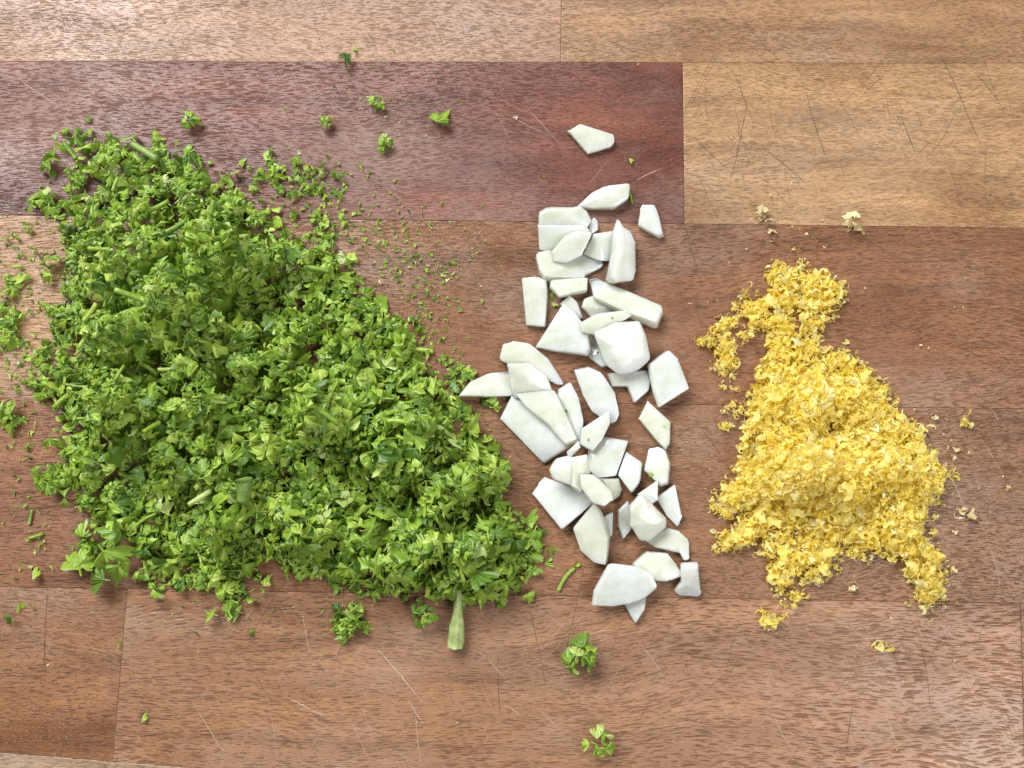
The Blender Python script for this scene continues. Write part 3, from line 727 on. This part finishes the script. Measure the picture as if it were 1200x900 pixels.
leaf_thing(701,866,6.6,ROSES[3],GREEN,'bright parsley tuft with a cut stalk, farthest from the heap on bare wood','parsley',SC,tilt=.15)
leaf_thing(498,722,5.4,ROSES[5],GREEN,'dark frizzy parsley tuft beside the sprig with a thick stalk','parsley',SC,tilt=.2)
leaf_thing(168,842,2.4,CHOPS[0],GREEN,'small oblong green scrap alone on the wood near a plank joint','parsley',SC)
leaf_thing(294,742,2.4,CHOPS[2],GREEN,'pale green scrap standing on the bare wood beside the heap','parsley',SC)
leaf_thing(313,680,2.3,FANS[3],GREEN,'round olive parsley scrap close to the foot of the heap','parsley',SC)
leaf_thing(212,711,2.0,CHOPS[3],GREEN,'narrow dark green scrap below the hanging parsley tuft','parsley',SC)
leaf_thing(230,743,2.1,CHOPS[1],GREEN,'faded parsley flake on bare wood near a plank joint','parsley',SC)
leaf_thing(138,757,1.8,CHOPS[4],GREEN,'small green scrap lying on a plank joint','parsley',SC)
leaf_thing(10,727,2.6,FANS[11],GREEN,'flat olive parsley disc beside a split stalk','parsley',SC)
leaf_thing(22,712,3.0,CHOPS[5],GREEN,'split pale parsley stalk beside the flat olive disc','parsley',SC)
leaf_thing(40,628,4.4,STEMS[1],GREEN,'dark green chopped parsley stalk near the curly tuft','parsley',SC,tilt=.1)
leaf_thing(33,606,4.2,STEMS[0],STEM,'pale green chopped stalk leaning beside the dark stalk','parsley',SC,tilt=.1)
leaf_thing(42,672,3.6,CHOPS[0],GREEN,'feathery grey-green parsley scrap beside the curly tuft','parsley',SC)
leaf_thing(28,524,2.6,CHOPS[2],GREEN,'pale yellow-green crumb leaf between two loose parsley clumps','parsley',SC)
leaf_thing(576,472,3.0,CLUSTERS[5],GREEN,'little yellow-green parsley bit under the garlic claw','parsley',SC)
leaf_thing(630,625,3.8,CLUSTERS[3],GREEN,'dark parsley frond reaching from the heap towards the garlic','parsley',SC)
tf = bpy.data.objects.new('parsley_sprig', None); C.objects.link(tf); t0 = at(122, 662); tf.location = t0
tag(tf, 'large bright curly parsley tuft lying beside the heap on bare wood', 'parsley')
for px, py, sz, spin, k in ((92, 660, 6.2, 1.9, 1), (138, 655, 7.0, -1.0, 2), (120, 676, 6.0, 3.0, 3), (112, 655, 4.5, .6, 4), (146, 672, 4.5, -2.0, 5)):
    vq = fan(8, 2.5, .80, .6, .6, .8, .3, 810+k); R = rot_to(rand_normal(.25), spin); v = vq[0]@R.T*sz*MM; c = (v.max(0)+v.min(0))/2
    q = at(px, py, .003)-t0; q = np.array([q[0]-c[0], q[1]-c[1], -v[:, 2].min()+.0003+.0006*k])
    o = link('leaf', np_mesh('leaf', vq[0], vq[1]), GREEN, tf); o.matrix_local = mat4(R, sz*MM, q)
leaf_thing(62,562,5.2,CLUSTERS[2],GREEN,'pale rounded parsley tuft just outside the heap','parsley',SC,tilt=.2)
leaf_thing(8,490,4.8,CLUSTERS[4],GREEN,'loose parsley clump cut off at the board side, pale lobes','parsley',SC,tilt=.2)
leaf_thing(10,388,5.2,CLUSTERS[1],GREEN,'dark ragged parsley clump apart from the heap','parsley',SC,tilt=.3)
leaf_thing(24,327,3.0,FANS[12],GREEN,'round pale green leaf knob beside a thin loose frond','parsley',SC)
leaf_thing(52,237,4.2,CLUSTERS[5],GREEN,'small yellow-green parsley tuft straying over the joint of the dark red plank','parsley',SC,tilt=.2)
leaf_thing(555,536,5.6,fan(9,2.6,.5,.25,.9,1.4,.6,77),GREEN,'ribbed fan-shaped parsley leaf folded over the edge of the heap','parsley',SC,spin=2.9,tilt=.3,on=max(.003, heap.h(*at(555,536,.005)[:2])-.001))
leaf_thing(405,735,4.4,ROSES[0],GREEN,'bright parsley tuft with a pale stalk end spilling from the heap','parsley',SC,tilt=.2)
leaf_thing(268,712,3.8,FANS[6],GREEN,'parsley leaf hanging lowest from the ragged foot of the heap','parsley',SC,tilt=.3)

def stalk_thing(px0, py0, px1, py1, r0, r1, label, z0=0.0, z1=0.0, mat=None, name='parsley_stalk', lift=True):
    a = at(px0, py0, z0); b_ = at(px1, py1, z1); k = 10
    base = (a+b_)/2; base[2] = 0
    pts = []; rad = []
    nrm = np.cross(b_-a, [0, 0, 1.0]); nrm /= np.linalg.norm(nrm)
    bow = rng.normal(0, .04)*np.linalg.norm(b_-a)
    for t in np.linspace(0, 1, k):
        r = (r0+(r1-r0)*t)*MM; rad.append(r)
        p = a+(b_-a)*t+nrm*bow*math.sin(math.pi*t)-base; p[2] += r if lift else 0; pts.append(p)
    V, Q = tube(pts, rad, 10, True)
    o = link(name, np_mesh(name, V, Q), mat or STEM); o.location = base
    return tag(o, label, 'parsley', 'cut parsley stalks')
# sprig with a thick stalk
sp = bpy.data.objects.new('parsley_sprig', None); C.objects.link(sp)
b0 = at(534, 757); sp.location = b0
tag(sp, 'parsley sprig with frilly head and thick pale cut stalk, at the foot of the heap', 'parsley')
a = at(534, 757)-b0; c_ = at(534, 690, .004)-b0
pts = [a+(c_-a)*t+np.array([0, 0, .0021*(1-t)+.001*t]) for t in np.linspace(0, 1, 9)]
pts = [p_+np.array([.0007*math.sin(2.2*i/8), 0, 0]) for i, p_ in enumerate(pts)]
V, Q = tube(pts, [.0021, .0023, .0022, .0021, .0016, .0012, .0011, .0011, .0011], 30, True, .07)
V[:, :2] += rng.normal(0, .00005, (len(V), 2))
link('stalk', np_mesh('stalk', V, Q), STEM, sp)
for px, py, s, spin, k in ((520, 668, 6.0, .5, 3), (556, 672, 6.4, -.5, 7), (538, 660, 6.0, 0, 9), (565, 690, 4.6, -1.4, 12), (512, 690, 4.4, 1.5, 14)):
    vq = fan(9, 2.8, .72, .4, .7, .9, .4, 700+k); q = at(px, py, .008); q[2] = max(.004, heap.h(q[0], q[1])+.0015); q = q-b0
    R = rot_to(rand_normal(.35), spin); v = vq[0]@R.T*s*MM
    q = q+np.array([0, 0, max(0, -(q[2]+v[:, 2].min()))+.0002])
    o = link('leaf', np_mesh('leaf', vq[0], vq[1]), GREEN, sp)
    o.matrix_local = mat4(R, s*MM, q)
stalk_thing(654, 692, 680, 660, .55, .6, 'thin dark green stalk lying on wood between the parsley heap and garlic', mat=GREEN)
stalk_thing(156, 170, 186, 188, 1.0, 1.1, 'pale hollow stalk sticking out of the heap onto the dark red plank', .003, .005)
stalk_thing(55, 452, 70, 478, .6, .4, 'thin whitish stalk thread at the edge of the heap', .001, .002, PITH)
stalk_thing(160, 590, 200, 572, .7, .6, 'long smooth stalk lying in the gap at the foot of the heap', .001, .004)
stalk_thing(736, 222, 741, 240, .45, .35, 'dark thin stalk touching the blunt end of the half-moon garlic', mat=GREEN)
x, y = at(288, 573, .018)[:2]; hz = heap.h(x, y)+.0035
stalk_thing(288, 562, 286, 588, 2.5, 1.7, 'short thick pale green stalk end lying on the heap', hz, hz-.001)
# flecks on garlic
for px, py, s, lb in ((719,372,1.1,'tiny green fleck on the thin garlic sliver behind the biggest round-edged slice'),(767,360,.9,'tiny green fleck at the end of the long garlic bar'),(664,481,1.3,'green fleck on the narrow garlic sliver beside the large centre slab'),
                      (690,515,1.0,'green fleck on the pointed garlic shard'),(764,556,1.8,'bright green scrap stuck to the side of a rounded garlic lump'),(779,499,.9,'tiny green fleck on the diamond-shaped garlic chip'),
                      (701,412,1.0,'green fleck on the garlic scrap wedged under the biggest slice'),(646,346,2.6,'yellow-green leaf scrap beside the upright oblong garlic block'),(650,356,2.2,'small green scrap by the tip of the triangular garlic wedge')):
    x, y = at(px, py, .006)[:2]
    leaf_thing(px, py, s, CHOPS[int(rng.integers(6))], GREEN, lb, 'parsley', 'parsley flecks on garlic', tilt=.2, name='parsley_fleck', on=height_at(x, y))

# ------------------------------------------------------------------ lemon zest
def shred(seed):
    r_ = np.random.default_rng(seed); n = 13
    d = np.array([1.0, 0, 0]); up = np.array([0, 0, 1.0]); p = np.zeros(3); V = []
    w0 = r_.uniform(.07, .14) if seed % 2 else r_.uniform(.025, .06); c1, c2 = r_.normal(0, .36, 2)
    for i in range(n):
        t = i/(n-1); side = np.cross(up, d); side /= np.linalg.norm(side)
        w = w0*(.35+.9*math.sin(math.pi*min(max(t, .04), .96)))
        for s_ in (-1, 0, 1):
            j = (r_.uniform(.5, 1.2) if r_.random() < .75 else r_.uniform(1.2, 2.2)) if s_ else 0
            V.append(p+side*s_*w*j+up*(.35*w*(abs(s_)))*r_.normal(.2, .6))
        c1 += r_.normal(0, .14); c2 += r_.normal(0, .14); c1 *= .93; c2 *= .93
        d = d+side*c1+up*c2; d /= np.linalg.norm(d); up = up-d*(up@d); up /= np.linalg.norm(up)
        p = p+d/(n-1)
    V = np.array(V); V -= (V.max(0)+V.min(0))/2
    Q = []
    for i in range(n-1):
        for s_ in range(2): Q.append((i*3+s_, (i+1)*3+s_, (i+1)*3+s_+1, i*3+s_+1))
    return V, np.array(Q)
SHREDS = [shred(k) for k in range(24)]
def flake(seed):
    v, q = fan(6, 2.6, .45, .4, .4, .8, 0, 2000+seed); r_ = np.random.default_rng(seed)
    v = v+r_.normal(0, .06, v.shape); return v, q
FLAKES = [flake(k) for k in range(8)]
TUFTS = []                                          # tangled tufts of shreds
for k in range(10):
    r_ = np.random.default_rng(7000+k); ps = []
    for j in range(int(r_.integers(7, 11))):
        d = r_.normal(0, 1, 3); d[2] = abs(d[2])*.7; d /= np.linalg.norm(d)
        vq = SHREDS[int(r_.integers(len(SHREDS)))]
        ps.append(xf(vq, rot_to(r_.normal(0, .55, 3)+np.array([0, 0, 1.0]), r_.uniform(0, 6.28)), r_.uniform(.55, 1.1), d*r_.uniform(.1, .5)))
    TUFTS.append(merge(ps))
Z1 = [(912,404),(958,398),(1000,425),(1030,445),(1052,480),(1080,510),(1112,553),(1096,588),(1082,620),(1102,650),(1104,706),(1082,702),(1066,660),(1030,640),(1000,632),(976,650),(972,674),(950,678),(940,650),(925,690),(910,686),(908,650),
      (886,634),(852,644),(850,630),(880,606),(884,592),(852,600),(846,584),(868,560),(872,530),(878,490),(888,450)]
Z2 = [(902,312),(930,314),(938,340),(925,362),(930,385),(930,408),(906,408),(898,385),(884,378),(868,364),(876,354),(902,352)]
Z3 = [(948,322),(978,334),(980,350),(962,366),(958,392),(940,388),(946,358),(938,340)]
Z4 = [(846,392),(858,404),(862,432),(850,436),(842,412)]
zheap = Heap([(Z1, 13.0, 9.0), (Z2, 3.0, 7.0), (Z3, 3.0, 7.0), (Z4, 3.0, 6.0)], lump=.5, seed=9, nl=160, l0=.0018, l1=.006)
zp = [zheap.core(.0035)]
def pick_shred():
    if rng.random() < .93: k = int(rng.integers(len(SHREDS))); return 's%d' % k, SHREDS[k], rng.uniform(3.0, 8.5)
    k = int(rng.integers(len(FLAKES))); return 'f%d' % k, FLAKES[k], rng.uniform(.8, 1.5)
for k in range(2700):
    x, y = zheap.sample(); key, vq, s = pick_shred(); s *= MM
    if k < 620: vq = TUFTS[k % len(TUFTS)]; s = rng.uniform(3.4, 5.6)*MM
    n = zheap.normal(x, y); n = n/np.linalg.norm(n)+rand_normal(.8)*.9
    R = rot_to(n, rng.uniform(0, 6.28)); z = zheap.h(x, y)-rng.uniform(0, .0045)
    v = vq[0]@R.T*s; lo = v[:, 2].min()+z; zp.append((v+np.array([x, y, z+max(0, .0001-lo)]), vq[1]))
zf = []
for P, n in ((Z1, 300), (Z2, 80), (Z3, 50), (Z4, 20)):
    for k in range(n):
        i = int(rng.integers(len(P))); a = np.array(P[i]); b_ = np.array(P[(i+1) % len(P)])
        zf.append((a+(b_-a)*rng.random()+rng.normal(0, 8, 2), rng.uniform(2.0, 4.8)))
for cx, cy, sx, sy, n in ((828,400,11,4,14),(856,378,12,9,26),(846,388,8,6,12),(876,400,10,12,10),(985,348,12,8,8),(930,322,26,10,14),(862,478,16,8,16),(850,455,8,6,6),(870,350,10,10,10),(850,632,12,10,20),(845,590,8,14,14),(905,724,12,7,16),(930,700,16,10,18),(1090,690,14,22,26),(1098,655,10,16,12),(1000,650,30,12,20),(1115,560,8,8,8),(965,330,20,14,16),(856,500,6,3,4)):
    for k in range(n): zf.append((np.array([cx+rng.normal(0, sx*.6), cy+rng.normal(0, sy*.6)]), rng.uniform(1.8, 4.2)))
for zi, (q, s) in enumerate(zf):
    x, y = at(q[0], q[1], .001)[:2]; key, vq, _ = pick_shred(); s *= MM*(.4 if key[0] == 'f' else 1)
    if zi % 3 == 0: vq = TUFTS[zi % len(TUFTS)]; s = rng.uniform(2.0, 3.6)*MM
    R = rot_to(rand_normal(.7), rng.uniform(0, 6.28)); p = lay(vq, R, s, x, y, max(zheap.h(x, y)-.002, 0)); zp.append((vq[0]@R.T*s+p, vq[1]))
joined('lemon_zest_heap', zp, ZEST, 'fluffy heap of grated yellow lemon zest on brown wood', 'lemon zest')
for k in range(230):
    x, y = zheap.sample(); i = int(rng.integers(len(SHREDS))); vq = SHREDS[i]; s = rng.uniform(4.5, 9.0)*MM
    n = zheap.normal(x, y); n = n/np.linalg.norm(n)+rand_normal(.6)*.8
    R = rot_to(n, rng.uniform(0, 6.28)); z = zheap.h(x, y)+.0002; v = vq[0]@R.T*s; lo = v[:, 2].min()+z
    o = link('zest_shred', shared('zest_shred', vq, ZEST, 's%d' % i)); o.matrix_world = mat4(R, s, (x, y, z+max(0, .0001-lo)))
    tag(o, *(('broad ragged yellow curl of lemon zest lying on the zest heap', 'lemon zest', 'broad zest curls on the heap') if i % 2 else ('thin thread-like yellow shred of lemon zest lying on the zest heap', 'lemon zest', 'thin zest threads on the heap')))
ZS = 'stray zest bits'
def zest_thing(px, py, size, n, mat, label):
    x, y = at(px, py, .001)[:2]; ps = []
    for j in range(n):
        vq = SHREDS[int(rng.integers(len(SHREDS)))] if rng.random() < .9 else FLAKES[int(rng.integers(8))]
        s = size*rng.uniform(.6, 1.0)*MM*(1 if len(vq[0]) == 39 else .4)
        R = rot_to(rand_normal(.5), rng.uniform(0, 6.28)); v = vq[0]@R.T*s
        v = v-(v.max(0)+v.min(0))/2+np.array([*(rng.normal(0, .14, 2)*size*MM), 0]); v[:, 2] -= v[:, 2].min()-.00003; ps.append((v, vq[1]))
    V, Q = merge(ps); o = link('zest_bit', np_mesh('zest_bit', V, Q), mat); o.location = (x, y, 0)
    return tag(o, label, 'lemon zest', ZS)
zest_thing(894,252,8.0,6,PITH,'forked pale zest strand lying on the joint of the tan plank')
zest_thing(1000,262,9.0,6,PITH,'long pale zest strand with yellow end on the joint of the tan plank, by itself')
zest_thing(902,228,4.5,1,PITH,'small dry zest fibre on the tan plank near the forked strand')
zest_thing(925,260,4.0,1,PITH,'faint dry zest flake between the forked and the long pale strand')
zest_thing(905,277,5.0,2,PITH,'thin crooked zest thread between the forked strand and the zest heap')
zest_thing(932,293,3.0,2,ZEST,'small yellow zest grain just outside the narrow end of the zest heap')
zest_thing(966,290,4.0,1,PITH,'dry brownish zest curl near the yellow grain')
zest_thing(1132,494,6.0,8,ZEST,'crumpled dark yellow zest bit on wood with a smaller bit beside it')
zest_thing(1095,487,4.5,3,PITH,'smaller tan zest bit beside the crumpled dark yellow one')
zest_thing(1120,532,5.0,2,PITH,'dry tan zest curl between the heap and the crumpled bit')
zest_thing(1180,573,5.0,2,PITH,'pale dry zest flake lying farthest out on the glossy wood')
zest_thing(1150,570,2.6,1,PITH,'tiny pale zest grain beside the farthest dry flake')
zest_thing(1133,600,8.0,4,PITH,'long tan zest strip sticking out of the wide side of the heap')
zest_thing(1120,628,3.0,1,PITH,'small pale zest grain under the long tan strip')
zest_thing(1032,756,7.0,6,ZEST,'translucent yellow zest strip alone on wood below the heap')
zest_thing(1060,796,4.0,1,PITH,'thin pale zest splinter beyond the translucent strip')
zest_thing(1000,690,6.0,3,PITH,'white-tipped zest shreds lying in the gap at the foot of the heap')
zest_thing(1001,709,2.6,1,PITH,'tiny tan zest grain just below the white-tipped shreds')
zest_thing(899,726,7.5,12,ZEST,'yellow zest clump with a round pale end, loose at the foot of the heap')
zest_thing(853,500,5.0,2,ZEST,'small pale yellow zest bit between garlic and zest heap')
zest_thing(828,400,7.5,9,ZEST,'bright yellow zest strip pointing from the zest heap at the garlic')
zest_thing(852,425,7.5,12,ZEST,'curved yellow zest clump hanging beside the bright strip')
zest_thing(1118,668,4.0,2,PITH,'pale translucent zest flake at the corner of the heap')
zc = []
for cx, cy, sx, sy, n in ((940,270,60,30,22),(1080,380,60,60,10),(1120,540,50,60,22),(1050,740,80,60,14),(860,330,30,40,12),(970,40,150,30,10),(930,150,120,60,10),(850,560,20,60,8),(40,640,40,60,14),(110,790,60,40,8),(440,130,60,40,14),(480,330,60,60,60),(30,430,30,80,30),(560,800,120,50,7)):
    for k in range(n):
        px, py = cx+rng.normal(0, sx*.8), cy+rng.normal(0, sy*.8); x, y = at(px, py)[:2]
        vq = SHREDS[int(rng.integers(len(SHREDS)))]; s = rng.uniform(.6, 2.0)*MM; R = rot_to(rand_normal(.4), rng.uniform(0, 6.28))
        p = lay(vq, R, s, x, y, max(zheap.h(x, y), heap.h(x, y))); zc.append((vq[0]@R.T*s+p, vq[1]))
joined('dry_crumbs', zc, PITH, 'tiny pale dry crumbs scattered over the board', 'crumbs')
